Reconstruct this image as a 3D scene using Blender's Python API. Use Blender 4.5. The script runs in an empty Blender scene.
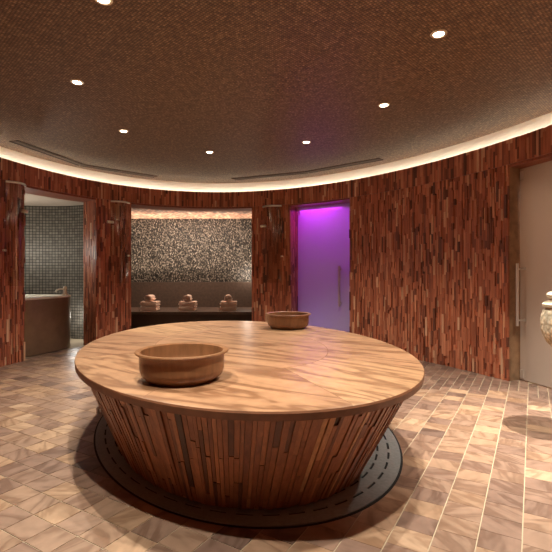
import bpy, math, random
from mathutils import Vector, Matrix
random.seed(7)
C = bpy.context.scene.collection
S = bpy.context.scene
PI = math.pi

# ------------------------------------------------------------------ camera, world, exposure
FPX, HY, CAMZ = 436.0, 272.66, 1.17
cam_d = bpy.data.cameras.new('camera')
cam_d.sensor_width = 36.0
cam_d.lens = FPX / 552 * 36
cam_d.shift_x = 0.0
cam_d.shift_y = (HY - 276) / 552
cam_d.clip_start = 0.05
cam = bpy.data.objects.new('camera', cam_d)
cam.location = (0, 0, CAMZ)
cam.rotation_euler = (PI / 2, 0, 0)
C.objects.link(cam)
S.camera = cam
w = bpy.data.worlds.new('world'); S.world = w; w.use_nodes = True
w.node_tree.nodes['Background'].inputs[0].default_value = (0.9, 0.6, 0.4, 1)
w.node_tree.nodes['Background'].inputs[1].default_value = 0.02
vs = S.view_settings
S.display_settings.display_device = 'sRGB'
vs.view_transform = 'Standard'; vs.look = 'None'; vs.gamma = 1.0; vs.exposure = 0.30
vs.use_curve_mapping = False

SPOT_W = 46.0        # each ceiling downlight
SPOT_COL = (1.0, 0.948, 0.84)
COVE_E = 11         # strip light in the cove
COVE_COL = (1.0, 0.98, 0.88)


def area(name, loc, size, power, col, rot=(0, 0, 0), size_y=None, spread=None):
    d = bpy.data.lights.new(name, 'AREA'); d.energy = power; d.color = col
    d.size = size
    if size_y: d.shape = 'RECTANGLE'; d.size_y = size_y
    if spread: d.spread = spread
    o = bpy.data.objects.new(name, d); o.location = loc; o.rotation_euler = rot
    C.objects.link(o)
    return o


def point(name, loc, power, col, r=.05):
    d = bpy.data.lights.new(name, 'POINT'); d.energy = power; d.color = col; d.shadow_soft_size = r
    o = bpy.data.objects.new(name, d); o.location = loc; C.objects.link(o)
    return o


# light of the side rooms
area('alcove_fill', (-1.9, 8.6, 2.33), 2.2, 38, (1.0, .84, .70), (math.radians(25), 0, 0), .3)  # added fill without a fixture, brightens the back wall and towels
area('alcove_uplight', (-1.95, 9.535, .985), 3.1, 34, (1.0, .80, .66), (PI + math.radians(14), 0, 0), .05, math.radians(75))
point('alcove_side_lamp', (-.60, 9.35, 1.15), 5, (1.0, .86, .74), .05)
point('bath_fill', (-4.2, 6.8, 1.55), 17, (1.0, .93, .82), .12)  # unseen fill added at mid height to lift the walls and ceiling
point('bath_low_lamp', (-3.42, 7.45, .42), 4, (1.0, .96, .9), .06)
area('steam_lamp', (1.0, 7.6, 2.25), 1.2, 12.5, (.58, .02, .95), (0, 0, 0), .9)
point('steam_floor_lamp', (1.0, 7.75, .35), 1.6, (.20, .14, 1.0), .2)
area('lobby_lamp', (3.75, 4.3, 2.2), 1.0, 9, (1.0, .80, .66))

# ------------------------------------------------------------------ helpers

def link_mesh(name, verts, faces, mat, parent=None, tones=None, smooth=False, mats=None, mat_idx=None, uvs=None):
    me = bpy.data.meshes.new(name)
    me.from_pydata([tuple(v) for v in verts], [], faces)
    if mats:
        for m in mats: me.materials.append(m)
        if mat_idx: me.polygons.foreach_set('material_index', mat_idx)
    elif mat: me.materials.append(mat)
    if tones:
        a = me.attributes.new('tone', 'FLOAT', 'FACE'); a.data.foreach_set('value', tones)
    if smooth: me.polygons.foreach_set('use_smooth', [True] * len(me.polygons))
    me.update()
    o = bpy.data.objects.new(name, me); C.objects.link(o)
    if parent: o.parent = parent
    return o


def tag(o, label=None, cat=None, group=None):
    if label: o['label'] = label
    if cat: o['category'] = cat
    if group: o['group'] = group
    return o


def struct(o, label=None):
    o['kind'] = 'structure'
    if label: o['label'] = label
    return o


def empty(name, loc=(0, 0, 0), rz=0):
    o = bpy.data.objects.new(name, None); o.location = loc; o.rotation_euler = (0, 0, rz)
    o.empty_display_size = .1
    C.objects.link(o); return o


class MB:
    def __init__(s): s.v = []; s.f = []; s.t = []; s.m = []; s.sm = []
    def add(s, vs_, fs, tone=0.0, mi=0):
        b = len(s.v); s.v += [tuple(p) for p in vs_]
        for f in fs: s.f.append([b + i for i in f]); s.t.append(tone); s.m.append(mi)
    def box(s, lo, hi, tone=0.0, mi=0, xf=None):
        x0, y0, z0 = lo; x1, y1, z1 = hi
        p = [Vector(q) for q in ((x0,y0,z0),(x1,y0,z0),(x1,y1,z0),(x0,y1,z0),(x0,y0,z1),(x1,y0,z1),(x1,y1,z1),(x0,y1,z1))]
        if xf: p = [xf @ q for q in p]
        s.add(p, [(3,2,1,0),(4,5,6,7),(0,1,5,4),(1,2,6,5),(2,3,7,6),(3,0,4,7)], tone, mi)
    def bbox(s, lo, hi, b=.004, xf=None, tone=0.0, mi=0):
        """bevelled box"""
        import bmesh
        bm = bmesh.new(); bmesh.ops.create_cube(bm, size=1)
        c = [(lo[i] + hi[i]) / 2 for i in range(3)]; d = [hi[i] - lo[i] for i in range(3)]
        for v in bm.verts: v.co = Vector((c[0] + v.co.x * d[0], c[1] + v.co.y * d[1], c[2] + v.co.z * d[2]))
        bmesh.ops.bevel(bm, geom=bm.edges[:], offset=b, segments=2, affect='EDGES')
        bm.verts.ensure_lookup_table()
        vv = [(xf @ v.co) if xf else v.co.copy() for v in bm.verts]
        s.add(vv, [[v.index for v in f.verts] for f in bm.faces], tone, mi); bm.free()
    def lathe(s, prof, n=40, c=(0, 0), tone=0.0, mi=0, fn=None, close=False):
        vv = []
        for r, z in prof:
            for k in range(n):
                a = 2 * PI * k / n
                if fn: vv.append(fn(r, a, z))
                else: vv.append((c[0] + r * math.cos(a), c[1] + r * math.sin(a), z))
        ff = []
        m = len(prof)
        for i in range(m - 1 if not close else m):
            j = (i + 1) % m
            for k in range(n):
                l = (k + 1) % n
                ff.append((i*n+k, i*n+l, j*n+l, j*n+k))
        if not close:
            if prof[0][0] > 1e-5: ff.append(tuple(reversed(range(n))))
            if prof[-1][0] > 1e-5: ff.append(tuple((m-1)*n + k for k in range(n)))
        s.add(vv, ff, tone, mi)
    def tube(s, pts, r, n=10, tone=0.0, mi=0):
        pts = [Vector(p) for p in pts]
        rings = []
        up = Vector((0, 0, 1))
        for i, p in enumerate(pts):
            d = (pts[min(i+1, len(pts)-1)] - pts[max(i-1, 0)]).normalized()
            a = d.cross(up)
            if a.length < 1e-3: a = d.cross(Vector((1, 0, 0)))
            a.normalize(); b = d.cross(a)
            rr_ = r[i] if isinstance(r, (list, tuple)) else r
            rings.append([p + a * math.cos(2*PI*k/n) * rr_ + b * math.sin(2*PI*k/n) * rr_ for k in range(n)])
        vv = [q for g in rings for q in g]; ff = []
        for i in range(len(rings) - 1):
            for k in range(n):
                l = (k + 1) % n
                ff.append((i*n+k, (i+1)*n+k, (i+1)*n+l, i*n+l))
        ff.append(tuple(range(n))); ff.append(tuple(reversed([(len(rings)-1)*n + k for k in range(n)])))
        s.add(vv, ff, tone, mi)
    def build(s, name, mat, parent=None, smooth=False, auto=None):
        mats = mat if isinstance(mat, (list, tuple)) else None
        o = link_mesh(name, s.v, s.f, None if mats else mat, parent, s.t, smooth, mats, s.m if mats else None)
        if auto:
            me = o.data; me.polygons.foreach_set('use_smooth', [True] * len(me.polygons))
            try: me.set_sharp_from_angle(angle=auto)
            except Exception: pass
        return o


# ------------------------------------------------------------------ materials
def new_mat(name):
    m = bpy.data.materials.new(name); m.use_nodes = True
    nt = m.node_tree; b = nt.nodes['Principled BSDF']
    return m, nt, b


def node(nt, t, **kw):
    n = nt.nodes.new(t)
    for k, v in kw.items():
        if k == 'inp':
            for a, b in v.items(): n.inputs[a].default_value = b
        else: setattr(n, k, v)
    return n


def ramp(nt, stops, interp='LINEAR'):
    r = nt.nodes.new('ShaderNodeValToRGB'); r.color_ramp.interpolation = interp
    el = r.color_ramp.elements
    while len(el) < len(stops): el.new(.5)
    for e, (p, c) in zip(el, stops): e.position = p; e.color = (*c, 1)
    return r


def srgb(r, g, b):
    f = lambda c: (c / 255 / 12.92) if c / 255 <= .04045 else ((c / 255 + .055) / 1.055) ** 2.4
    return (f(r), f(g), f(b))


def simple(name, col, rough=.5, metal=0.0, bump=0, bscale=30, spec=.5, var=0.0, emit=None, estr=0):
    m, nt, b = new_mat(name)
    b.inputs['Base Color'].default_value = (*col, 1)
    b.inputs['Roughness'].default_value = rough; b.inputs['Metallic'].default_value = metal
    b.inputs['Specular IOR Level'].default_value = spec
    tc = node(nt, 'ShaderNodeTexCoord')
    n = node(nt, 'ShaderNodeTexNoise', inp={'Scale': bscale, 'Detail': 4.0})
    nt.links.new(tc.outputs['Object'], n.inputs['Vector'])
    if var:
        r = ramp(nt, [(.3, tuple(c * (1 - var) for c in col)), (.7, tuple(min(1, c * (1 + var)) for c in col))])
        nt.links.new(n.outputs['Fac'], r.inputs[0]); nt.links.new(r.outputs[0], b.inputs['Base Color'])
    if bump:
        bp = node(nt, 'ShaderNodeBump', inp={'Strength': bump, 'Distance': .01})
        nt.links.new(n.outputs['Fac'], bp.inputs['Height']); nt.links.new(bp.outputs[0], b.inputs['Normal'])
    if emit:
        b.inputs['Emission Color'].default_value = (*emit, 1); b.inputs['Emission Strength'].default_value = estr
    return m


def strip_mat(name, stops, rough=.5, grain=(38, 38, 2.5), gstr=.35, coord='Object'):
    """per-strip tone (mesh attribute) times a streaky grain"""
    m, nt, b = new_mat(name)
    at = node(nt, 'ShaderNodeAttribute', attribute_name='tone')
    r = ramp(nt, stops); nt.links.new(at.outputs['Fac'], r.inputs[0])
    tc = node(nt, 'ShaderNodeTexCoord')
    mp = node(nt, 'ShaderNodeMapping'); mp.inputs['Scale'].default_value = grain
    nt.links.new(tc.outputs[coord], mp.inputs[0])
    mul = node(nt, 'ShaderNodeMath', operation='MULTIPLY', inp={1: 37.0}); nt.links.new(at.outputs['Fac'], mul.inputs[0])
    n = node(nt, 'ShaderNodeTexNoise', noise_dimensions='4D', inp={'Scale': 1.0, 'Detail': 5.0, 'Roughness': .6, 'Distortion': .6})
    nt.links.new(mp.outputs[0], n.inputs['Vector']); nt.links.new(mul.outputs[0], n.inputs['W'])
    g = ramp(nt, [(.25, (1 - gstr * 1.3,) * 3), (.75, (1 + gstr * .6,) * 3)])
    nt.links.new(n.outputs['Fac'], g.inputs[0])
    mx = node(nt, 'ShaderNodeMix', data_type='RGBA', blend_type='MULTIPLY'); mx.inputs[0].default_value = 1
    nt.links.new(r.outputs[0], mx.inputs[6]); nt.links.new(g.outputs[0], mx.inputs[7])
    nt.links.new(mx.outputs[2], b.inputs['Base Color'])
    b.inputs['Roughness'].default_value = rough
    bp = node(nt, 'ShaderNodeBump', inp={'Strength': .35, 'Distance': .004})
    nt.links.new(n.outputs['Fac'], bp.inputs['Height']); nt.links.new(bp.outputs[0], b.inputs['Normal'])
    return m


M = {}
M['cladding'] = strip_mat('wood_cladding', [(0, srgb(104, 58, 42)), (.35, srgb(172, 96, 66)), (.7, srgb(202, 122, 86)),
                                             (.9, srgb(208, 140, 104)), (1, srgb(228, 184, 146))], .42)
M['slats'] = strip_mat('table_slats', [(0, srgb(84, 52, 36)), (.4, srgb(152, 94, 62)), (.8, srgb(186, 122, 82)),
                                        (1, srgb(214, 164, 118))], .45)
M['dark_wood'] = simple('dark_wood', srgb(96, 58, 40), .55, var=.2, bump=.2)
M['band'] = simple('cove_plaster', srgb(235, 222, 200), .9, bump=.3, bscale=60)
M['steel'] = simple('brushed_steel', (.82, .79, .75), .38, .85, bump=.05, bscale=80)
M['brass'] = simple('pale_brass', (.98, .90, .74), .4, .3)
M['bronze'] = simple('bronze_panel', srgb(146, 126, 100), .36, .65, bump=.05, bscale=8, var=.1)
M['darkstone'] = simple('dark_stone', srgb(92, 74, 62), .5, bump=.2, bscale=20, var=.22)
M['towel'] = simple('towel_cotton', srgb(250, 218, 196), .95, bump=.8, bscale=260)
M['water'] = simple('bath_water', srgb(215, 220, 215), .08, 0, bump=.1, bscale=6)
M['white'] = simple('white_ceramic', srgb(238, 230, 215), .25)
M['black'] = simple('slot_shade', (.008, .007, .006), .8)  # near-black colour stands in for the shade inside drain and vent slots
M['grille'] = simple('vent_metal', srgb(84, 62, 46), .5, .2)
M['room_wall'] = simple('steam_room_wall', srgb(215, 210, 215), .5, bump=.1)
M['led'] = simple('led_lens', (1, 1, 1), .5, emit=(1, .88, .7), estr=30)
M['cove_led'] = simple('cove_led', (1, 1, 1), .5, emit=COVE_COL, estr=COVE_E)
M['drain'] = simple('grey_drain_stone', srgb(138, 138, 134), .6, bump=.25, bscale=50, var=.12)
M['pedestal'] = simple('pedestal_dark', srgb(66, 48, 38), .5, bump=.2, var=.15)

# floor tiles: honey / taupe sandstone with curved veins
def stone_mat(name, stops, vein=.5, rough=.4, scale=(5, 5, 5), dist=2.2, wave=9.0, attr_seed=53.0, bump=.12):
    m, nt, b = new_mat(name)
    at = node(nt, 'ShaderNodeAttribute', attribute_name='tone')
    r = ramp(nt, stops); nt.links.new(at.outputs['Fac'], r.inputs[0])
    tc = node(nt, 'ShaderNodeTexCoord')
    mul = node(nt, 'ShaderNodeMath', operation='MULTIPLY', inp={1: attr_seed}); nt.links.new(at.outputs['Fac'], mul.inputs[0])
    rot = node(nt, 'ShaderNodeVectorRotate', rotation_type='Z_AXIS')
    nt.links.new(tc.outputs['Object'], rot.inputs['Vector']); nt.links.new(mul.outputs[0], rot.inputs['Angle'])
    mp = node(nt, 'ShaderNodeMapping'); mp.inputs['Scale'].default_value = scale
    nt.links.new(rot.outputs[0], mp.inputs[0])
    ns = node(nt, 'ShaderNodeTexNoise', noise_dimensions='4D', inp={'Scale': .7, 'Detail': 3.0, 'Distortion': dist})
    nt.links.new(mp.outputs[0], ns.inputs['Vector']); nt.links.new(mul.outputs[0], ns.inputs['W'])
    # bands = sine of noise
    m1 = node(nt, 'ShaderNodeMath', operation='MULTIPLY', inp={1: wave * 6.28}); nt.links.new(ns.outputs['Fac'], m1.inputs[0])
    m2 = node(nt, 'ShaderNodeMath', operation='SINE'); nt.links.new(m1.outputs[0], m2.inputs[0])
    m3 = node(nt, 'ShaderNodeMapRange', inp={1: -1.0, 2: 1.0}); nt.links.new(m2.outputs[0], m3.inputs[0])
    g = ramp(nt, [(0, (1 - vein * .75, 1 - vein * .9, 1 - vein)), (.35, (1 - vein * .1,) * 3), (1, (1 + vein * .3,) * 3)])
    nt.links.new(m3.outputs[0], g.inputs[0])
    mx = node(nt, 'ShaderNodeMix', data_type='RGBA', blend_type='MULTIPLY'); mx.inputs[0].default_value = 1
    nt.links.new(r.outputs[0], mx.inputs[6]); nt.links.new(g.outputs[0], mx.inputs[7])
    # fine mottling
    n2 = node(nt, 'ShaderNodeTexNoise', inp={'Scale': 16.0, 'Detail': 6.0}); nt.links.new(tc.outputs['Object'], n2.inputs['Vector'])
    g2 = ramp(nt, [(.3, (.88, .86, .84)), (.7, (1.1, 1.1, 1.1))]); nt.links.new(n2.outputs['Fac'], g2.inputs[0])
    mx2 = node(nt, 'ShaderNodeMix', data_type='RGBA', blend_type='MULTIPLY'); mx2.inputs[0].default_value = 1
    nt.links.new(mx.outputs[2], mx2.inputs[6]); nt.links.new(g2.outputs[0], mx2.inputs[7])
    nt.links.new(mx2.outputs[2], b.inputs['Base Color'])
    b.inputs['Roughness'].default_value = rough
    bp = node(nt, 'ShaderNodeBump', inp={'Strength': bump, 'Distance': .004})
    nt.links.new(m3.outputs[0], bp.inputs['Height']); nt.links.new(bp.outputs[0], b.inputs['Normal'])
    return m

M['tile'] = stone_mat('sandstone_tile', [(0, srgb(112, 90, 78)), (.3, srgb(137, 110, 94)), (.55, srgb(153, 124, 103)),
                                          (.8, srgb(167, 135, 107)), (1, srgb(180, 150, 123))], .36, .36, (2.4, 8, 2), 1.3, 4.0)
M['grout'] = simple('cream_grout', srgb(188, 170, 142), .8)
M['tabletop'] = stone_mat('polished_sandstone', [(0, srgb(140, 102, 74)), (.5, srgb(160, 120, 88)), (1, srgb(182, 144, 104))],
                          .5, .34, (.9, 5.0, 1), 1.5, 5.0, attr_seed=1.1, bump=.03)
M['bowl'] = strip_mat('bowl_stone', [(0, srgb(130, 88, 56)), (1, srgb(142, 98, 64))], .34, (22, 22, 4), .3)
M['slab_edge_shade'] = simple('slab_edge_shade', srgb(128, 84, 58), .4, bump=.1, bscale=14, var=.18)  # darker than the top: shade of the down-facing edge put into the colour


def mosaic(name, scale, cols, rough=.35, metal=0, bump=.6, rot=0, mode='voronoi', spread=1.0, coord='Object', vscale=(1, 1, 1), dmin=.22):
    m, nt, b = new_mat(name)
    tc = node(nt, 'ShaderNodeTexCoord')
    mp = node(nt, 'ShaderNodeMapping'); mp.inputs['Rotation'].default_value = (0, 0, rot); mp.inputs['Scale'].default_value = vscale
    nt.links.new(tc.outputs[coord], mp.inputs[0])
    v = node(nt, 'ShaderNodeTexVoronoi', inp={'Scale': scale, 'Randomness': spread})
    nt.links.new(mp.outputs[0], v.inputs['Vector'])
    sep = node(nt, 'ShaderNodeSeparateColor'); nt.links.new(v.outputs['Color'], sep.inputs[0])
    r = ramp(nt, cols); nt.links.new(sep.outputs[0], r.inputs[0])
    d = ramp(nt, [(.25, (1.0,) * 3), (.62, (dmin,) * 3)]); nt.links.new(v.outputs['Distance'], d.inputs[0])
    mx = node(nt, 'ShaderNodeMix', data_type='RGBA', blend_type='MULTIPLY'); mx.inputs[0].default_value = 1
    nt.links.new(r.outputs[0], mx.inputs[6]); nt.links.new(d.outputs[0], mx.inputs[7])
    nt.links.new(mx.outputs[2], b.inputs['Base Color'])
    b.inputs['Roughness'].default_value = rough; b.inputs['Metallic'].default_value = metal
    bp = node(nt, 'ShaderNodeBump', inp={'Strength': bump, 'Distance': .01}); bp.invert = True
    nt.links.new(v.outputs['Distance'], bp.inputs['Height']); nt.links.new(bp.outputs[0], b.inputs['Normal'])
    return m

M['ceiling'] = mosaic('ceiling_mosaic', 50, [(0, srgb(150, 114, 82)), (.6, srgb(186, 146, 108)), (1, srgb(216, 178, 138))], .5, 0, .5, PI/4, spread=.12)
M['alcove_ceiling'] = mosaic('peach_mosaic', 14, [(0, srgb(214, 140, 108)), (.5, srgb(238, 186, 150)), (1, srgb(248, 220, 190))], .4, 0, .5)
M['pebble'] = mosaic('pebble_mosaic', 33, [(0, srgb(92, 84, 74)), (.5, srgb(130, 120, 106)), (1, srgb(184, 174, 158))], .38, .2, 1.0, vscale=(1.3, 1.3, .8), dmin=.08)


def bath_tile():
    m, nt, b = new_mat('bath_tile')
    tc = node(nt, 'ShaderNodeUVMap')
    br = node(nt, 'ShaderNodeTexBrick', inp={'Scale': 1.0, 'Mortar Size': .005, 'Brick Width': .055, 'Row Height': .05,
              'Color1': (*srgb(108, 102, 92), 1), 'Color2': (*srgb(136, 130, 118), 1), 'Mortar': (*srgb(30, 28, 24), 1)})
    br.offset = 0
    nt.links.new(tc.outputs[0], br.inputs['Vector']); nt.links.new(br.outputs['Color'], b.inputs['Base Color'])
    b.inputs['Roughness'].default_value = .45; b.inputs['Metallic'].default_value = .1
    bp = node(nt, 'ShaderNodeBump', inp={'Strength': .6, 'Distance': .006}); bp.invert = True
    nt.links.new(br.outputs['Fac'], bp.inputs['Height']); nt.links.new(bp.outputs[0], b.inputs['Normal'])
    return m
M['bath_tile'] = bath_tile()


def frosted(name, col, transp=.12, gloss=.12, grough=.18):
    m = bpy.data.materials.new(name); m.use_nodes = True; nt = m.node_tree; nt.nodes.clear()
    out = node(nt, 'ShaderNodeOutputMaterial')
    t = node(nt, 'ShaderNodeBsdfTranslucent'); t.inputs[0].default_value = (*col, 1)
    d = node(nt, 'ShaderNodeBsdfDiffuse'); d.inputs[0].default_value = (*col, 1)
    tr = node(nt, 'ShaderNodeBsdfTransparent'); tr.inputs[0].default_value = (*col, 1)
    g = node(nt, 'ShaderNodeBsdfGlossy', inp={'Roughness': grough})
    a = node(nt, 'ShaderNodeMixShader', inp={0: .4}); b = node(nt, 'ShaderNodeMixShader', inp={0: transp}); c = node(nt, 'ShaderNodeMixShader', inp={0: gloss})
    nt.links.new(t.outputs[0], a.inputs[1]); nt.links.new(d.outputs[0], a.inputs[2])
    nt.links.new(a.outputs[0], b.inputs[1]); nt.links.new(tr.outputs[0], b.inputs[2])
    nt.links.new(b.outputs[0], c.inputs[1]); nt.links.new(g.outputs[0], c.inputs[2])
    nt.links.new(c.outputs[0], out.inputs[0])
    return m
M['frost'] = frosted('frosted_glass', (.9, .9, .92), .1, .06, .2)
M['frost_warm'] = frosted('frosted_glass_warm', (.84, .75, .66), .22, .10, .2)


def clear_glass():
    m = bpy.data.materials.new('smoked_glass'); m.use_nodes = True; nt = m.node_tree; nt.nodes.clear()
    out = node(nt, 'ShaderNodeOutputMaterial')
    tr = node(nt, 'ShaderNodeBsdfTransparent'); tr.inputs[0].default_value = (.93, .93, .91, 1)
    g = node(nt, 'ShaderNodeBsdfGlossy', inp={'Roughness': .08})
    c = node(nt, 'ShaderNodeMixShader', inp={0: .05})
    nt.links.new(tr.outputs[0], c.inputs[1]); nt.links.new(g.outputs[0], c.inputs[2]); nt.links.new(c.outputs[0], out.inputs[0])
    return m
M['smoked'] = clear_glass()

# ------------------------------------------------------------------ plan of the oval room
RC = Vector((-0.283, 3.318)); RW = 3.186       # room centre and size
def oval(c, r, a): return Vector((c[0] + r * (math.cos(a) - .23 * math.sin(a)), c[1] + r * 1.393 * math.sin(a)))
def oval_inv(c, p):
    y = (p[1] - c[1]) / 1.393; x = p[0] - c[0] + .23 * y
    return math.hypot(x, y), math.atan2(y, x)
NS = 3600
_tab = [oval(RC, RW, -PI/2 + 2*PI*i/NS) for i in range(NS + 1)]
_s = [0.0]
for i in range(NS): _s.append(_s[-1] + (_tab[i+1] - _tab[i]).length)
PER = _s[-1]
import bisect
def wp(s, off=0.0):
    """point on the wall line at arc length s, moved outward by off"""
    s = s % PER
    i = min(max(bisect.bisect(_s, s) - 1, 0), NS - 1)
    t = (s - _s[i]) / (_s[i+1] - _s[i])
    p = _tab[i].lerp(_tab[i+1], t)
    a = _tab[(i + 1) % NS] - _tab[(i - 1) % NS] if i > 0 else _tab[1] - _tab[NS-1]
    n = Vector((a.y, -a.x)).normalized()
    return p + n * off
def s_of_px(x):
    u = (x - 276) / FPX
    best = None
    for i in range(NS):
        p = _tab[i]
        if p.y > 2.0:
            d = abs(p.x / p.y - u)
            if best is None or d < best[0]: best = (d, _s[i])
    return best[1]
SX = {x: s_of_px(x) for x in (24, 96, 131, 252, 291, 350, 509)}
s_door2a = SX[509] - 1.25
Z_SOF, Z_HEAD, Z_TOP, Z_CEIL, Z_ALC = 2.31, 2.335, 2.60, 2.79, 2.36

def clad(mb, fn, s0, s1, z0, z1, w=(.018, .034), h=(.06, .30), dep=.024, tone_lo=0.0, single=False):
    s = s0
    while s < s1 - 1e-4:
        e = min(s + random.uniform(*w), s1)
        if s1 - e < .012: e = s1
        z = z0 - (0 if single else random.uniform(0, .2)); col_t = random.random()
        while z < z1 - 1e-4:
            t = z + (random.uniform(*h))
            if z1 - t < .03: t = z1
            a, b_ = max(z, z0), min(t, z1)
            if b_ - a > .002:
                d = -random.uniform(.001, dep) if random.random() < .93 else .004
                p0, p1 = fn(s, d), fn(e, d); q0, q1 = fn(s, .02), fn(e, .02)
                tn = min(1, max(0, random.gauss(.45, .2) if random.random() < .86 else random.uniform(.8, 1)))
                if random.random() < .08: tn = random.uniform(0, .15)
                g = .0006
                mb.add([(p0.x, p0.y, a+g), (p1.x, p1.y, a+g), (p1.x, p1.y, b_-g), (p0.x, p0.y, b_-g),
                        (q0.x, q0.y, a+g), (q1.x, q1.y, a+g), (q1.x, q1.y, b_-g), (q0.x, q0.y, b_-g)],
                       [(0, 1, 2, 3), (0, 3, 7, 4), (1, 5, 6, 2), (3, 2, 6, 7), (0, 4, 5, 1)], tn)
            z = t
        s = e


def curved_block(mb, s0, s1, o0, o1, z0, z1, step=.12, tone=.2, mi=0):
    n = max(1, int(math.ceil((s1 - s0) / step)))
    vv = []; ff = []
    for i in range(n + 1):
        s = s0 + (s1 - s0) * i / n
        a, b_ = wp(s, o0), wp(s, o1)
        vv += [(a.x, a.y, z0), (b_.x, b_.y, z0), (b_.x, b_.y, z1), (a.x, a.y, z1)]
    for i in range(n):
        k = i * 4
        for a, b_ in ((0, 1), (1, 2), (2, 3), (3, 0)):
            ff.append((k + a, k + b_, k + 4 + b_, k + 4 + a))
    full = abs((s1 - s0) - PER) < .01
    if not full:
        ff.append((0, 3, 2, 1)); k = n * 4; ff.append((k, k+1, k+2, k+3))
    mb.add(vv, ff, tone, mi)


THK = .36
def wall_seg(name, s0, s1, jamb_lo=False, jamb_hi=False, coarse=False):
    mb = MB()
    curved_block(mb, s0 + .02, s1 - .02, .012, THK, 0, Z_SOF + .01, tone=.05)
    kw = dict(w=(.06, .11), h=(.3, .7)) if coarse else {}
    clad(mb, wp, s0, s1, 0, Z_HEAD, **kw)
    for flag, s, sg in ((jamb_lo, s0, -1), (jamb_hi, s1, 1)):
        if flag:
            f, b_ = wp(s, 0), wp(s, THK); d = (b_ - f).normalized(); nn = Vector((-d.y, d.x))
            tan = (wp(s + .05 * sg, 0) - f)
            if nn.dot(tan) < 0: nn = -nn
            clad(mb, lambda u, o, f=f, d=d, nn=nn: f + d * u - nn * o, 0, THK, 0, Z_SOF, dep=.006)
    return struct(mb.build(name, M['cladding']))

wall_seg('wall_right', SX[509], SX[350], False, True)
mb = MB(); curved_block(mb, SX[509], SX[509] + .02, .004, THK, 0, Z_SOF, tone=.5)
struct(mb.build('trim_3', simple('jamb_stone', srgb(150, 118, 88), .5, bump=.2, bscale=9, var=.3)), 'tan stone jamb beside the beige glass door')
wall_seg('wall_back_right', SX[291], SX[252], True, True)
wall_seg('wall_back_left', SX[131], SX[96], True, True)
wall_seg('wall_left', SX[24], SX[24] + 3.2, True, False)
wall_seg('wall_front', SX[24] + 3.2, PER + s_door2a, False, True, coarse=True)

# header above every opening, with the lip that hides the cove light
mb = MB()
curved_block(mb, 0, PER, .0, THK + .04, Z_SOF, 2.54, step=.1, tone=.2)
curved_block(mb, 0, PER, -.012, .03, Z_HEAD, Z_TOP - .004, step=.1, tone=.2)
clad(mb, lambda s, o: wp(s, o - .022), 0, PER, Z_HEAD, Z_TOP, h=(.10, .40), dep=.010)
struct(mb.build('trim_1', M['cladding']), 'red brown wooden strip header running round the oval room above the openings')
mb = MB(); curved_block(mb, 0, PER, .14, THK, 2.54, Z_CEIL + .03, step=.1)
struct(mb.build('trim_2', M['band']), 'cream lit cove band between wood header and mosaic ceiling')
# the strip light lying in the cove
mb = MB(); curved_block(mb, 0, PER, .0305, .036, 2.545, 2.592, step=.15)
cl = mb.build('cove_strip_light', M['cove_led'])
tag(cl, 'warm strip light hidden in the cove trough above the wooden header', 'strip light')

# ceiling disc
n = 160
vv = [(*oval(RC, RW + .25, 2*PI*i/n), Z_CEIL) for i in range(n)] + [(*oval(RC, RW + .25, 2*PI*i/n), Z_CEIL + .05) for i in range(n)]
ff = [tuple(reversed(range(n))), tuple(range(n, 2*n))] + [(i, (i+1) % n, n + (i+1) % n, n + i) for i in range(n)]
struct(link_mesh('ceiling', vv, ff, M['ceiling']))

# ------------------------------------------------------------------ floor
E1 = Vector((.5075, .8616)); E2 = Vector((.8616, -.5075))
TW, TL = .1700, .1440
mb = MB()
mb.box((-6.2, -2.2, -.06), (5.5, 11, -.003), 0, 1)
u0 = .470; v0 = 1.365
for i in range(-50, 50):
    uc = u0 + i * TW
    off = 0.0 if uc < -.9 else random.uniform(0, TL)
    for k in range(-45, 75):
        va = v0 + k * TL + off; 
        mid = E2 * (uc + TW/2) + E1 * (va + TL/2)
        r, _a = oval_inv(RC, mid)
        if r > RW + .18: continue
        dt = oval_inv(Vector((-.296, 3.47)), mid)[0]
        if dt < .80: continue
        border = mid.x > .9 and mid.y > 4.34 or (r > 2.9 and mid.x > 0)
        parts = [(0, TW)] if not border else [(0, TW/2), (TW/2, TW)]
        for (a, b_) in parts:
            g = .0026; gy = .0024 if uc < -.9 else .0012
            tn = random.gauss(.5, .22) if not border else random.gauss(.15, .15)  # border tiles are darker stone, with some shading put into the tone
            tn = min(1, max(0, tn))
            c4 = [E2 * (uc + x) + E1 * (va + y) for x, y in ((a+g, gy), (b_-g, gy), (b_-g, TL-gy), (a+g, TL-gy))]
            mb.add([(p.x, p.y, 0) for p in c4] + [(p.x, p.y, -.004) for p in c4],
                   [(0, 3, 2, 1), (0, 1, 5, 4), (1, 2, 6, 5), (2, 3, 7, 6), (3, 0, 4, 7)], tn, 0)
fl = mb.build('floor', [M['tile'], M['grout']])
for p in fl.data.polygons: pass
struct(fl, 'honey and taupe sandstone tiled floor with cream grout')

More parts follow.
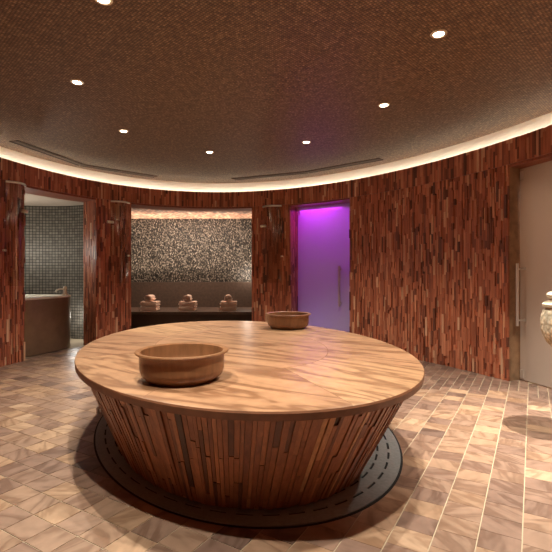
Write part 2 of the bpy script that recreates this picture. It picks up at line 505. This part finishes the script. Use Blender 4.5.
# ------------------------------------------------------------------ side rooms
def poly_wall(name, pts, mat, z0=0, z1=Z_ALC, thick=.1, uv=True, label=None):
    """extruded polyline with thickness away from the room side (left normal)"""
    m = len(pts); P = [Vector(p) for p in pts]; N = []
    for i in range(m):
        d = (P[min(i+1, m-1)] - P[max(i-1, 0)]).normalized(); N.append(Vector((d.y, -d.x)))
    vv = []; L = [0]
    for i in range(1, m): L.append(L[-1] + (P[i] - P[i-1]).length)
    for i in range(m):
        q = P[i] + N[i] * thick
        vv += [(*P[i], z0), (*P[i], z1), (*q, z1), (*q, z0)]
    ff = []
    for i in range(m - 1):
        k = i * 4
        for a, b_ in ((0, 1), (1, 2), (2, 3), (3, 0)): ff.append((k+a, k+b_, k+4+b_, k+4+a))
    ff.append((0, 3, 2, 1)); k = (m-1) * 4; ff.append((k, k+1, k+2, k+3))
    o = link_mesh(name, vv, ff, mat)
    ul = o.data.uv_layers.new(name='UVMap')
    for lp in o.data.loops:
        vi = lp.vertex_index; ul.data[lp.index].uv = (L[vi // 4], o.data.vertices[vi].co.z)
    return struct(o, label)

# left: round bath room
cc = Vector((-4.0, 6.3)); pts = []
for i in range(0, 181):
    a = math.radians(i * 2)
    p = cc + Vector((math.cos(a), math.sin(a))) * 1.5
    if oval_inv(RC, p)[0] > RW + .30 : pts.append((a, p))
pts = [p for a, p in pts]
def wall_line(sa, sb, off=.3, n=14): return [wp(sa + (sb - sa) * i / n, off) for i in range(n + 1)]
def room_ceiling(outer, line, mat, label):
    P = [(p[0], p[1]) for p in outer] + [(p[0], p[1]) for p in line]
    area2 = sum(P[i][0] * P[(i+1) % len(P)][1] - P[(i+1) % len(P)][0] * P[i][1] for i in range(len(P)))
    idx = list(range(len(P)))
    if area2 > 0: idx.reverse()
    struct(link_mesh('ceiling', [(x, y, Z_ALC) for x, y in P], [idx], mat), label)
poly_wall('wall_bath', list(pts), M['bath_tile'], label='dark striped mosaic wall of round bath alcove')
room_ceiling([cc + (p - cc) * 1.05 for p in pts], wall_line(SX[24] + .75, SX[96] - .2), simple('bath_plaster', srgb(196, 182, 166), .7, bump=.1), 'pale grey ceiling of bath alcove')
# centre alcove
AB = 9.62
poly_wall('wall_alcove_left', [(-3.7, AB + .05), (-2.60, 7.62)], M['pebble'], label='left side wall of seating alcove')
poly_wall('wall_alcove_right', [(-.34, 7.72), (-.36, AB + .05)], M['pebble'], label='right side wall of seating alcove')
poly_wall('wall_alcove_back', [(-.3, AB), (-3.8, AB)], M['pebble'], thick=.1, label='glittering pebble mosaic back wall of seating alcove')
room_ceiling([(-.3, AB + .1), (-3.8, AB + .1)], wall_line(SX[131] + .15, SX[252] - .15), M['alcove_ceiling'], 'peach mosaic ceiling of seating alcove')
# steam room behind the violet door
poly_wall('wall_steam_room', [(-.1, 7.9), (-.1, 9.0), (2.4, 9.0), (2.4, 6.6)][::-1], M['room_wall'], label='pale wall of the steam room behind glass')
room_ceiling([(2.4, 6.8), (2.4, 9.1), (-.15, 9.1)], wall_line(SX[252] - .1, SX[350] - .9), M['room_wall'], 'steam room ceiling')
# lobby behind the right door
lob = [wp(SX[509] + .25, .4), wp(SX[509] + .25, 1.9), wp(s_door2a - .25, 2.2), wp(s_door2a - .25, .4)]
poly_wall('wall_lobby', lob[::1], simple('lobby_wall', srgb(196, 160, 132), .7, bump=.1), label='warm beige wall of lobby behind glass')
room_ceiling(lob[1:3], wall_line(s_door2a - .25, SX[509] + .25), M['room_wall'], 'lobby ceiling')

# ------------------------------------------------------------------ glass doors
def frame_of(p0, p1):
    """matrix with x along p0->p1, y away from the room, z up, origin p0"""
    d = (p1 - p0); L = d.length; d.normalize(); nrm = Vector((d.y, -d.x))
    if nrm.dot(p0 - RC) < 0: nrm = -nrm
    mt = Matrix(((d.x, nrm.x, 0, p0.x), (d.y, nrm.y, 0, p0.y), (0, 0, 1, 0), (0, 0, 0, 1)))
    return mt, L

def glass_door(name, sl, sr, off, mat, hx, hz, hr, label, back_bar=True, stand=.055):
    """sl = left jamb arc, sr = right jamb arc as seen from the room"""
    p0, p1 = wp(sl, off), wp(sr, off)
    mt, L = frame_of(p0, p1)
    mb = MB(); mb.bbox((.012, 0, .012), (L - .012, .012, Z_SOF - .012), .002)
    o = mb.build(name, mat); o.matrix_world = mt
    struct(o, label)
    for sgn in ((-1, 1) if back_bar else (-1,)):
        h = MB()
        yy = (-stand if sgn < 0 else .012 + stand)
        h.tube([(hx, yy, hz[0]), (hx, yy, hz[1])], hr, 12)
        for q in (.09, .91):
            z = hz[0] + (hz[1] - hz[0]) * q
            h.tube([(hx, 0 if sgn < 0 else .012, z), (hx, yy, z)], hr * .6, 10)
            h.tube([(hx, 0 if sgn < 0 else .012, z), (hx, -.008 if sgn < 0 else .02, z)], hr * 1.25, 12)
        ho = h.build('door_handle', M['steel'], o, auto=.6)
    k = MB(); k.bbox((L * .0 + .013, -.006, .03), (.06, .018, .12), .003); k.bbox((.013, -.006, Z_SOF - .13), (.06, .018, Z_SOF - .04), .003)
    k.build('hinge', M['steel'], o, auto=.6)
    return o
glass_door('door_1', SX[291], SX[350], .26, M['frost'], .85, (.62, 1.28), .019,
           'frosted glass door glowing violet between two wood clad walls')
glass_door('door_2', SX[509], s_door2a, .15, M['frost_warm'], .075, (.60, 1.27), .015,
           'large frosted beige glass door with long steel pull handle', stand=.10)

# ------------------------------------------------------------------ the round washing table
TC = Vector((-.296, 3.47)); TR = 1.21; TZ = .604
tb = empty('stone_table', (TC.x, TC.y, 0))
tag(tb, 'large oval heated stone table with wooden slatted base in the room centre', 'table')
to = lambda r, a, z: (*(oval((0, 0), r, a)), z)
# top: centre disc and ring sectors, bevelled edge
mb = MB()
NT = 144; RI = .66
def tone_uv(k): return [.5, .62, .38, .7, .3, .55, .45, .66][k % 8]
ring_n = lambda r, z: [to(r, 2*PI*i/NT, z) for i in range(NT)]
V = ring_n(RI - .0015, TZ) + ring_n(RI + .0015, TZ) + ring_n(TR - .012, TZ) + ring_n(TR - .003, TZ - .004) + ring_n(TR, TZ - .013) \
    + ring_n(TR - .004, TZ - .045) + ring_n(TR - .03, TZ - .056)
F = [tuple(range(NT))]; T = [.5]; I = [0]
cuts = [int(NT * q) for q in (.03, .16, .30, .43, .56, .68, .80, .91)]
sect = lambda i: sum(1 for c in cuts if i >= c) % 8
for i in range(NT):
    j = (i + 1) % NT
    for a in range(6):
        F.append((a*NT+i, (a+1)*NT+i, (a+1)*NT+j, a*NT+j))
        T.append(tone_uv(sect(i)))
        I.append(1 if a == 0 else (2 if a > 2 else 0))
F.append(tuple(reversed([6*NT+i for i in range(NT)]))); T.append(.5); I.append(2)
mb.add(V, F)
mb.t = T; mb.m = I
M['seam'] = simple('seam', srgb(130, 88, 60), .6)
top = mb.build('tabletop', [M['tabletop'], M['seam'], M['slab_edge_shade']], tb, auto=.5)
# radial seams
for c in cuts:
    sm = MB(); a = 2*PI*c/NT; da = .0012
    sm.add([to(RI, a-da*1.8, TZ+.0004), to(TR-.012, a-da, TZ+.0004), to(TR-.012, a+da, TZ+.0004), to(RI, a+da*1.8, TZ+.0004)], [(0, 1, 2, 3)])
    sm.build('seam', M['seam'], top)
# slatted conical base
RB0, RB1, ZB1 = .89, 1.165, TZ - .05
def tob(r, a, z):
    p = oval((0, -.11 * (1 - z / ZB1)), r, a); return (p.x, p.y, z)
mb = MB()
core = [(RB0 - .03, .0), (RB0 - .03, .02), (RB1 - .03, ZB1)]
mb.lathe(core, 120, tone=.05, fn=tob)
a = 0.0
while a < 2*PI - 1e-4:
    e = min(a + random.uniform(.016, .028), 2*PI)
    if 2*PI - e < .012: e = 2*PI
    z = -random.uniform(0, .5)
    while z < 1:
        t = z + random.choice((random.uniform(.25, .5), random.uniform(.6, 1.2)))
        if 1 - t < .06: t = 1.0
        z0_, z1_ = max(0, z), min(1, t)
        if z1_ > z0_ + .01:
            d = random.uniform(0, .010)
            tn = min(1, max(0, random.gauss(.5, .17)))
            if random.random() < .05: tn = random.uniform(.8, 1)
            if random.random() < .05: tn = random.uniform(0, .15)
            ra = RB0 + (RB1 - RB0) * z0_; rb = RB0 + (RB1 - RB0) * z1_
            za = .012 + (ZB1 - .012) * z0_ + .001; zb = .012 + (ZB1 - .012) * z1_ - .001
            ga = .0010
            q = [tob(ra - d, a+ga, za), tob(ra - d, e-ga, za), tob(rb - d, e-ga, zb), tob(rb - d, a+ga, zb),
                 tob(ra - .028, a+ga, za), tob(ra - .028, e-ga, za), tob(rb - .028, e-ga, zb), tob(rb - .028, a+ga, zb)]
            mb.add(q, [(0, 1, 2, 3), (0, 3, 7, 4), (1, 5, 6, 2), (3, 2, 6, 7), (0, 4, 5, 1)], tn)
        z = t
    a = e
mb.build('slatted_base', M['slats'], tb)
# little tap on the left of the base
ta = math.radians(186)
pb = Vector(tob(.965, ta, .17)); out = (Vector(tob(1.2, ta, .17)) - pb).normalized()
tp = MB(); tp.tube([pb - out*.03, pb + out * .07, pb + out * .09 + Vector((0, 0, -.010)), pb + out * .095 + Vector((0, 0, -.045))], .015, 10)
tp.tube([pb - out * .005, pb + out * .012], .024, 14)
tpo = tp.build('tap', M['steel'], tb, auto=.6); tpo['label'] = 'small steel tap'
tp = MB(); c0 = pb + out * .045
side = Vector((-out.y, out.x, 0))
tp.tube([c0, c0 + Vector((0, 0, .035))], .007, 8); tp.tube([c0 + Vector((0, 0, .035)) - side * .03, c0 + Vector((0, 0, .035)) + side * .03], .006, 8)
tp.build('tap_handle', M['steel'], tpo, auto=.6)

# drain grating ring around the table
dr = empty('floor_drain', (TC.x, TC.y + .08, 0))
tag(dr, 'grey slotted drain ring set in the floor around the table base', 'drain')
mb = MB(); NA = 720; rads = [.80, .975, .987, 1.038, 1.050, 1.11]
grid = [[to(r, 2*PI*i/NA, .006) for i in range(NA)] for r in rads]
hol = lambda j, i: (j == 1 and i % 14 < 9) or (j == 3 and (i + 7) % 14 < 9)
base_i = len(rads) * NA
vv = [p for g in grid for p in g] + [(p[0], p[1], -.002) for g in grid for p in g]; ff = []
for j in range(len(rads) - 1):
    for i in range(NA):
        k = (i + 1) % NA
        if hol(j, i): continue
        ff.append((j*NA+i, (j+1)*NA+i, (j+1)*NA+k, j*NA+k))
        for (jj, a_, b_) in ((j-1, j*NA+i, j*NA+k), (j+1, (j+1)*NA+k, (j+1)*NA+i)):
            if jj < 0 or jj > len(rads) - 2 or hol(jj, i): ff.append((a_, b_, base_i + b_, base_i + a_))
mb.add(vv, ff); mb.build('drain_cover', M['drain'], dr)
mb = MB(); mb.lathe([(.80, .0006), (1.122, .0006)], 240, fn=to); mb.f = mb.f[:240]; mb.t = mb.t[:240]; mb.m = mb.m[:240]
mb.build('drain_channel', M['black'], dr)

# ------------------------------------------------------------------ bowls on the table
def bowl(name, x, y, s, label, rz):
    mb = MB()
    prof = [(0, .0), (.165, 0), (.178, .003), (.184, .012), (.200, .018), (.214, .032), (.221, .055), (.222, .090), (.222, .120), (.228, .129), (.242, .132), (.245, .137),
            (.242, .142), (.226, .143), (.215, .138), (.212, .12), (.210, .085), (.200, .055), (.175, .032), (.12, .022), (0, .020)]
    mb.lathe([(r * s, z * s) for r, z in prof], 64, tone=.5)
    o = mb.build(name, M['bowl'], auto=.7); o.scale = (1, 1, 1.09); o.location = (x, y, TZ + .0005); o.rotation_euler = (0, 0, rz)
    tag(o, label, 'bowl', 'bowls on the stone table')
bowl('wash_bowl', -.500, 2.33, 1.0, 'brown stone wash bowl on the near left of the table top, the nearer one', 0)
bowl('wash_bowl', .123, 4.47, .96, 'brown stone wash bowl at the far edge of the table before the violet door', 1.3)

# ------------------------------------------------------------------ alcove bench with towels
bn = empty('bench', (-2.0, 8.9, 0))
tag(bn, 'dark stone built-in bench with high back across the mosaic alcove', 'bench')
def local(o, p): o.matrix_parent_inverse = Matrix.Translation((-p[0], -p[1], -p[2]))
bp_ = (-2.0, 8.9, 0)
def lx(y): return -2.60 - 1.1 * (y - 7.62) / (AB + .05 - 7.62) + .012
def slab(y0, y1, z0, z1):
    m = MB(); p = [(lx(y0), y0), (-.375, y0), (-.375, y1), (lx(y1), y1)]
    m.add([(x, y, z) for z in (z0, z1) for x, y in p], [(3, 2, 1, 0), (4, 5, 6, 7), (0, 1, 5, 4), (1, 2, 6, 5), (2, 3, 7, 6), (3, 0, 4, 7)]); return m
o = slab(8.33, 9.5, .37, .42).build('seat', M['darkstone'], bn); local(o, bp_)
o = slab(8.45, 9.5, 0, .37).build('bench_base', M['pedestal'], bn); local(o, bp_)
o = slab(9.5, 9.612, 0, .965).build('backrest', M['darkstone'], bn); local(o, bp_)

def ribbon_profile(w, layers, t):
    """serpentine centre line in x-z, folds left and right"""
    pts = []; h = t * 1.02
    for k in range(layers):
        z = t/2 + k * h
        xs = [-w/2 + t/2 + (w - t) * q / 8 for q in range(9)]
        if k % 2: xs.reverse()
        pts += [(x, z) for x in xs]
        if k < layers - 1:
            sx = 1 if k % 2 == 0 else -1
            cx = sx * (w/2 - t/2)
            for q in range(1, 6):
                a = -PI/2 + PI * q / 6
                pts.append((cx + sx * math.cos(a) * h * .5, z + h/2 + math.sin(a) * h/2))
    return pts

def ribbon_mesh(name, pts, t, depth, mat, jitter=.003, closed_ends=True):
    rnd = random.Random(name + str(depth))
    P = [Vector(p) for p in pts]; n = len(P)
    yn = 6; vv = []
    L, R = [], []
    for i in range(n):
        d = (P[min(i+1, n-1)] - P[max(i-1, 0)]).normalized(); nn = Vector((-d.y, d.x))
        L.append(P[i] + nn * t * .48); R.append(P[i] - nn * t * .48)
    loop = L + R[::-1]; m = len(loop)
    for k in range(yn):
        y = -depth/2 + depth * k / (yn - 1)
        e = .86 if k in (0, yn - 1) else 1
        for i, p in enumerate(loop):
            ctr = P[i] if i < n else P[m - 1 - i]
            q = ctr + (p - ctr) * e
            vv.append((q.x + rnd.uniform(-1, 1) * jitter * .4, y + rnd.uniform(-1, 1) * jitter, q.y))
    ff = []
    for k in range(yn - 1):
        for i in range(m):
            j = (i + 1) % m
            ff.append((k*m+i, k*m+j, (k+1)*m+j, (k+1)*m+i))
    for k in (0, yn - 1):
        for i in range(n - 1):
            q = (k*m+i, k*m+i+1, k*m+(m-2-i), k*m+(m-1-i))
            ff.append(q if k == 0 else tuple(reversed(q)))
    o = link_mesh(name, vv, ff, mat, smooth=True)
    return o

fold = ribbon_mesh('folded_towel', ribbon_profile(.31, 4, .0225), .0225, .26, M['towel'])
sp = [(math.cos(a) * (.009 + a * .0033) * 1.1, math.sin(a) * (.009 + a * .0029) + .066) for a in [q * .35 for q in range(0, 54)]]
roll = ribbon_mesh('rolled_towel', sp, .0158, .24, M['towel'], jitter=.002)
stacks = [(149.8, 'left hand', 'nearest the left end of the bench'), (187.6, 'middle', 'in the middle of the bench'), (228.2, 'right hand', 'nearest the right end of the bench')]
first = [True]
def put(src, loc, rz, label, grp):
    o = src if not src.get('label') else src.copy()
    if o is not src: C.objects.link(o)
    o.location = loc; o.rotation_euler = (0, 0, rz); tag(o, label, 'towel', grp)
    return o
for i, (px, nm, where) in enumerate(stacks):
    Y = 8.62; X = (px - 276) / FPX * Y
    put(fold, (X, Y, .4215), .02 * (i - 1), 'pale pink folded towel at the bottom of the %s towel stack' % nm, 'folded towels on the bench')
    put(fold, (X + .006, Y + .004, .4215 + .094), -.04 + .04 * i, 'pale pink folded towel under the rolled one in the %s stack' % nm, 'folded towels on the bench')
    put(roll, (X + .004, Y, .4215 + .188), .1 * (i - 1), 'pale pink rolled towel on top of the %s towel stack' % nm, 'rolled towels on the bench')

# ------------------------------------------------------------------ bath in the left alcove
bt = empty('bath_tub', (-3.5, 6.3, 0))
tag(bt, 'curved bronze clad plunge bath in the tiled alcove on the left', 'bath')
path = [(-3.50, 5.99), (-3.43, 6.03), (-3.31, 6.34), (-3.235, 6.60), (-3.225, 6.80), (-3.30, 6.98), (-3.46, 7.08), (-3.7, 7.12), (-4.1, 7.1), (-4.5, 6.9), (-4.75, 6.6), (-4.75, 6.3), (-4.5, 6.1), (-4.0, 6.03), (-3.7, 6.02)]
def smooth_path(p, k=6):
    out = []; n = len(p)
    for i in range(n):
        a, b_, c_, d_ = (Vector(p[(i + q) % n]) for q in (-1, 0, 1, 2))
        for j in range(k):
            t = j / k
            out.append(.5 * ((2*b_) + (c_ - a) * t + (2*a - 5*b_ + 4*c_ - d_) * t*t + (-a + 3*b_ - 3*c_ + d_) * t**3))
    return out
sp_ = smooth_path(path); cen = sum(sp_, Vector((0, 0))) / len(sp_)
def loops(mb, levels):
    """levels: (inset, z)"""
    m = len(sp_); vv = []
    for ins, z in levels:
        for p in sp_:
            q = p + (cen - p).normalized() * ins; vv.append((q.x, q.y, z))
    ff = [(i*m+k, i*m+(k+1) % m, (i+1)*m+(k+1) % m, (i+1)*m+k) for i in range(len(levels)-1) for k in range(m)]
    mb.add(vv, ff); return m, len(levels)
bpos = (-3.5, 6.3, 0)
mb = MB(); loops(mb, [(.0, .01), (0, .79), (.0, .80)]); o = mb.build('side_panel', M['bronze'], bt, auto=.6); local(o, bpos)
mb = MB(); loops(mb, [(-.008, .79), (-.008, .812), (.0, .817), (.14, .817), (.145, .812), (.15, .76)]); o = mb.build('rim', M['white'], bt, auto=.5); local(o, bpos)
mb = MB(); m_, l_ = loops(mb, [(.148, .785)]); mb.f = [tuple(range(m_))]; mb.t = [0]; mb.m = [0]; o = mb.build('water', M['water'], bt); local(o, bpos)
# white figure-like tap set on the rim
fa = empty('bath_tap', (-3.30, 6.82, .817)); tag(fa, 'small white bath tap standing on the rim of the plunge bath', 'tap')
mb = MB(); mb.lathe([(.05, 0), (.05, .02), (.028, .03), (.022, .10), (.03, .115), (.022, .14), (0, .145)], 20); mb.build('tap_body', M['white'], fa, auto=.7)
mb = MB(); mb.tube([(0, 0, .09), (-.06, -.03, .10), (-.11, -.05, .08), (-.12, -.055, .05)], .014, 10); mb.build('spout', M['white'], fa, auto=.7)

# ------------------------------------------------------------------ ceiling downlights
LIGHTS = [(-1.01, 2.55), (-1.67, 3.66), (-1.72, 4.92), (-.88, 5.78), (.37, 5.34), (1.03, 4.16), (1.09, 2.92), (.62, 1.75), (-.42, 1.35), (2.42, 2.98)]
LAB = ['recessed ceiling downlight at the top edge, nearest of the left ones', 'recessed ceiling downlight, second from the camera on the left',
       'recessed ceiling downlight above the pier beside the seating alcove', 'recessed ceiling downlight above the middle of the seating alcove, farthest of all',
       'recessed ceiling downlight above the violet door', 'recessed ceiling downlight above the right wood wall, in the middle of the right ones',
       'recessed ceiling downlight above the right glass door, largest on the right',
       'recessed ceiling downlight over the near right rim of the stone table', 'recessed ceiling downlight in front of the near edge of the stone table', 'recessed ceiling downlight above the carved stone urn']
sd = bpy.data.lights.new('downlight', 'SPOT'); sd.energy = SPOT_W * 4; sd.color = SPOT_COL; sd.spot_size = math.radians(100); sd.spot_blend = 1.0; sd.shadow_soft_size = .03
proto = None
for (x, y), lb in zip(LIGHTS, LAB):
    x *= 1.0125; y *= 1.0125
    t = empty('ceiling_light', (x, y, Z_CEIL)); tag(t, lb, 'light', 'recessed ceiling downlights')
    if proto is None:
        mb = MB(); mb.lathe([(.034, -.001), (.036, -.006), (.052, -.006), (.055, .0)], 28); mb.f = mb.f[:28*3]; mb.t = mb.t[:84]; mb.m = mb.m[:84]
        rg = mb.build('trim_ring', M['brass'], t, auto=.6)
        mb = MB(); mb.lathe([(.0, -.0035), (.035, -.003), (.035, -.001)], 28); ln = mb.build('lens', M['led'], t)
        proto = (rg, ln)
    else:
        for q in proto:
            c_ = q.copy(); c_.parent = t; C.objects.link(c_)
    if 'urn' in lb:
        sd = sd.copy(); sd.energy = SPOT_W * 14; sd.spot_blend = 1.0; sd.spot_size = math.radians(84)
    lo = bpy.data.objects.new('downlight', sd); lo.location = (x, y, Z_CEIL - .02); C.objects.link(lo)

# ------------------------------------------------------------------ linear air slots in the ceiling
def slot(pts, wd, label):
    t = empty('air_vent', (pts[0][0], pts[0][1], Z_CEIL)); tag(t, label, 'vent', 'linear air vents in the ceiling')
    fr = MB(); sl = MB()
    for i in range(len(pts) - 1):
        a, b_ = Vector(pts[i]), Vector(pts[i+1])
        d = (b_ - a).normalized(); nn = Vector((-d.y, d.x)); L = (b_ - a).length
        mt = Matrix(((d.x, nn.x, 0, a.x - pts[0][0]), (d.y, nn.y, 0, a.y - pts[0][1]), (0, 0, 1, 0), (0, 0, 0, 1)))
        for q in (-.5, -.17, .17, .5):
            fr.box((0, q*wd - .006, -.008), (L, q*wd + .006, 0), xf=mt)
        for z0_, z1_ in ((-.49, -.30), (.30, .49)):
            sl.box((0, z0_*wd, -.004), (L, z1_*wd, -.0005), xf=mt)
        fr.box((0, -.28*wd, -.005), (L, .28*wd, -.001), xf=mt)
    fr.build('frame', M['grille'], t); sl.build('slot', M['black'], t)
slot([(-3.22, 5.35), (-2.92, 6.56), (-2.03, 7.36)], .13, 'long dark linear air vent in the ceiling edge above the bath alcove')
slot([(-.74, 7.55), (.50, 7.02), (1.50, 6.20)], .13, 'long dark linear air vent in the ceiling edge above the violet door')

# ------------------------------------------------------------------ urn on pedestal at the right
UX, UY = 2.17, 3.2
pd = empty('pedestal', (UX, UY, 0)); tag(pd, 'dark round pedestal under the carved urn at the right', 'pedestal')
mb = MB(); mb.lathe([(.10, 0), (.10, .03), (.092, .05), (.075, .08), (.07, .2), (.068, .48), (.08, .55), (.105, .59), (0, .59)], 40); mb.build('column', M['pedestal'], pd, auto=.6)
ur = empty('urn', (UX, UY, .591)); tag(ur, 'pale carved stone urn with tiered lid on a dark pedestal', 'urn')
M['urn'] = mosaic('carved_stone', 30, [(0, srgb(214, 188, 150)), (.5, srgb(234, 212, 178)), (1, srgb(246, 228, 198))], .8, 0, .9, dmin=.55)
M['urn_plain'] = simple('urn_stone', srgb(200, 180, 152), .6, bump=.4, bscale=60)
import random as _r
mb = MB(); mb.lathe([(0, 0), (.10, 0), (.115, .02), (.135, .035), (.16, .065), (.185, .11), (.196, .16), (.198, .22), (.194, .26), (.18, .295), (.165, .31), (.16, .32), (0, .32)], 64)
ub = mb.build('body', M['urn'], ur, auto=.7)
me = ub.data
for v in me.vertices:
    r = math.hypot(v.co.x, v.co.y)
    if .05 < v.co.z < .3 and r > .1:
        a = math.atan2(v.co.y, v.co.x); k = 1 + .02 * math.sin(a * 16) * math.sin(v.co.z * 60)
        v.co.x *= k; v.co.y *= k
mb = MB(); mb.lathe([(.165, .321), (.185, .328), (.188, .345), (.17, .362), (.14, .372), (.135, .385), (.155, .395), (.16, .415), (.145, .432), (.10, .445), (.05, .455), (.035, .47), (.045, .49), (.03, .51), (0, .515)], 48)
mb.build('lid', M['urn_plain'], ur, auto=.7)

# ------------------------------------------------------------------ curved glass screens in front of the wood piers
def screen(sa, sb, label, flip=False):
    n = 14; mid = (sa + sb) / 2; base = wp(mid, -.05)
    t = empty('glass_screen', (base.x, base.y, 0)); tag(t, label, 'glass screen', 'glass screens on the wood piers')
    P = []
    for i in range(n + 1):
        q = i / n
        P.append(wp(sa + (sb - sa) * q, -.055 - .085 * math.sin(PI * q)) - base)
    nor = (wp(mid, 1) - wp(mid, 0)).normalized()
    g = MB(); r = MB()
    for i in range(n):
        a, b_ = P[i], P[i+1]; c_, d_ = a + nor * .008, b_ + nor * .008
        g.add([(a.x, a.y, 1.0), (b_.x, b_.y, 1.0), (d_.x, d_.y, 1.0), (c_.x, c_.y, 1.0), (a.x, a.y, 2.30), (b_.x, b_.y, 2.30), (d_.x, d_.y, 2.30), (c_.x, c_.y, 2.30)],
              [(0, 1, 5, 4), (2, 3, 7, 6)] + ([(3, 0, 4, 7)] if i == 0 else []) + ([(1, 2, 6, 5)] if i == n-1 else []))
    r.tube([(p.x, p.y, 2.312) for p in P], .015, 8)
    g.build('glass_pane', M['smoked'], t); r.build('top_rail', M['steel'], t, auto=.6)
    tan = Vector((-nor.y, nor.x))
    for k, q in ((0, P[0] if flip else P[n]), (1, P[n] if flip else P[0])):
        c_ = MB(); zc = 1.98 if k == 0 else 1.45; q = q + nor * .02; hl = .05 if k == 0 else .02
        c_.tube([(q.x - tan.x*hl, q.y - tan.y*hl, zc), (q.x + tan.x*hl, q.y + tan.y*hl, zc)], .022 if k == 0 else .014, 12)
        c_.build('clamp', M['brass'], t, auto=.6)
screen(s_of_px(22), s_of_px(2), 'curved clear glass screen with steel top rail on the leftmost wood pier', True)
screen(s_of_px(128), s_of_px(109), 'curved clear glass screen with steel rail on the pier between bath and seating alcove')
screen(s_of_px(283), s_of_px(264), 'curved clear glass screen with steel rail on the pier beside the violet door')
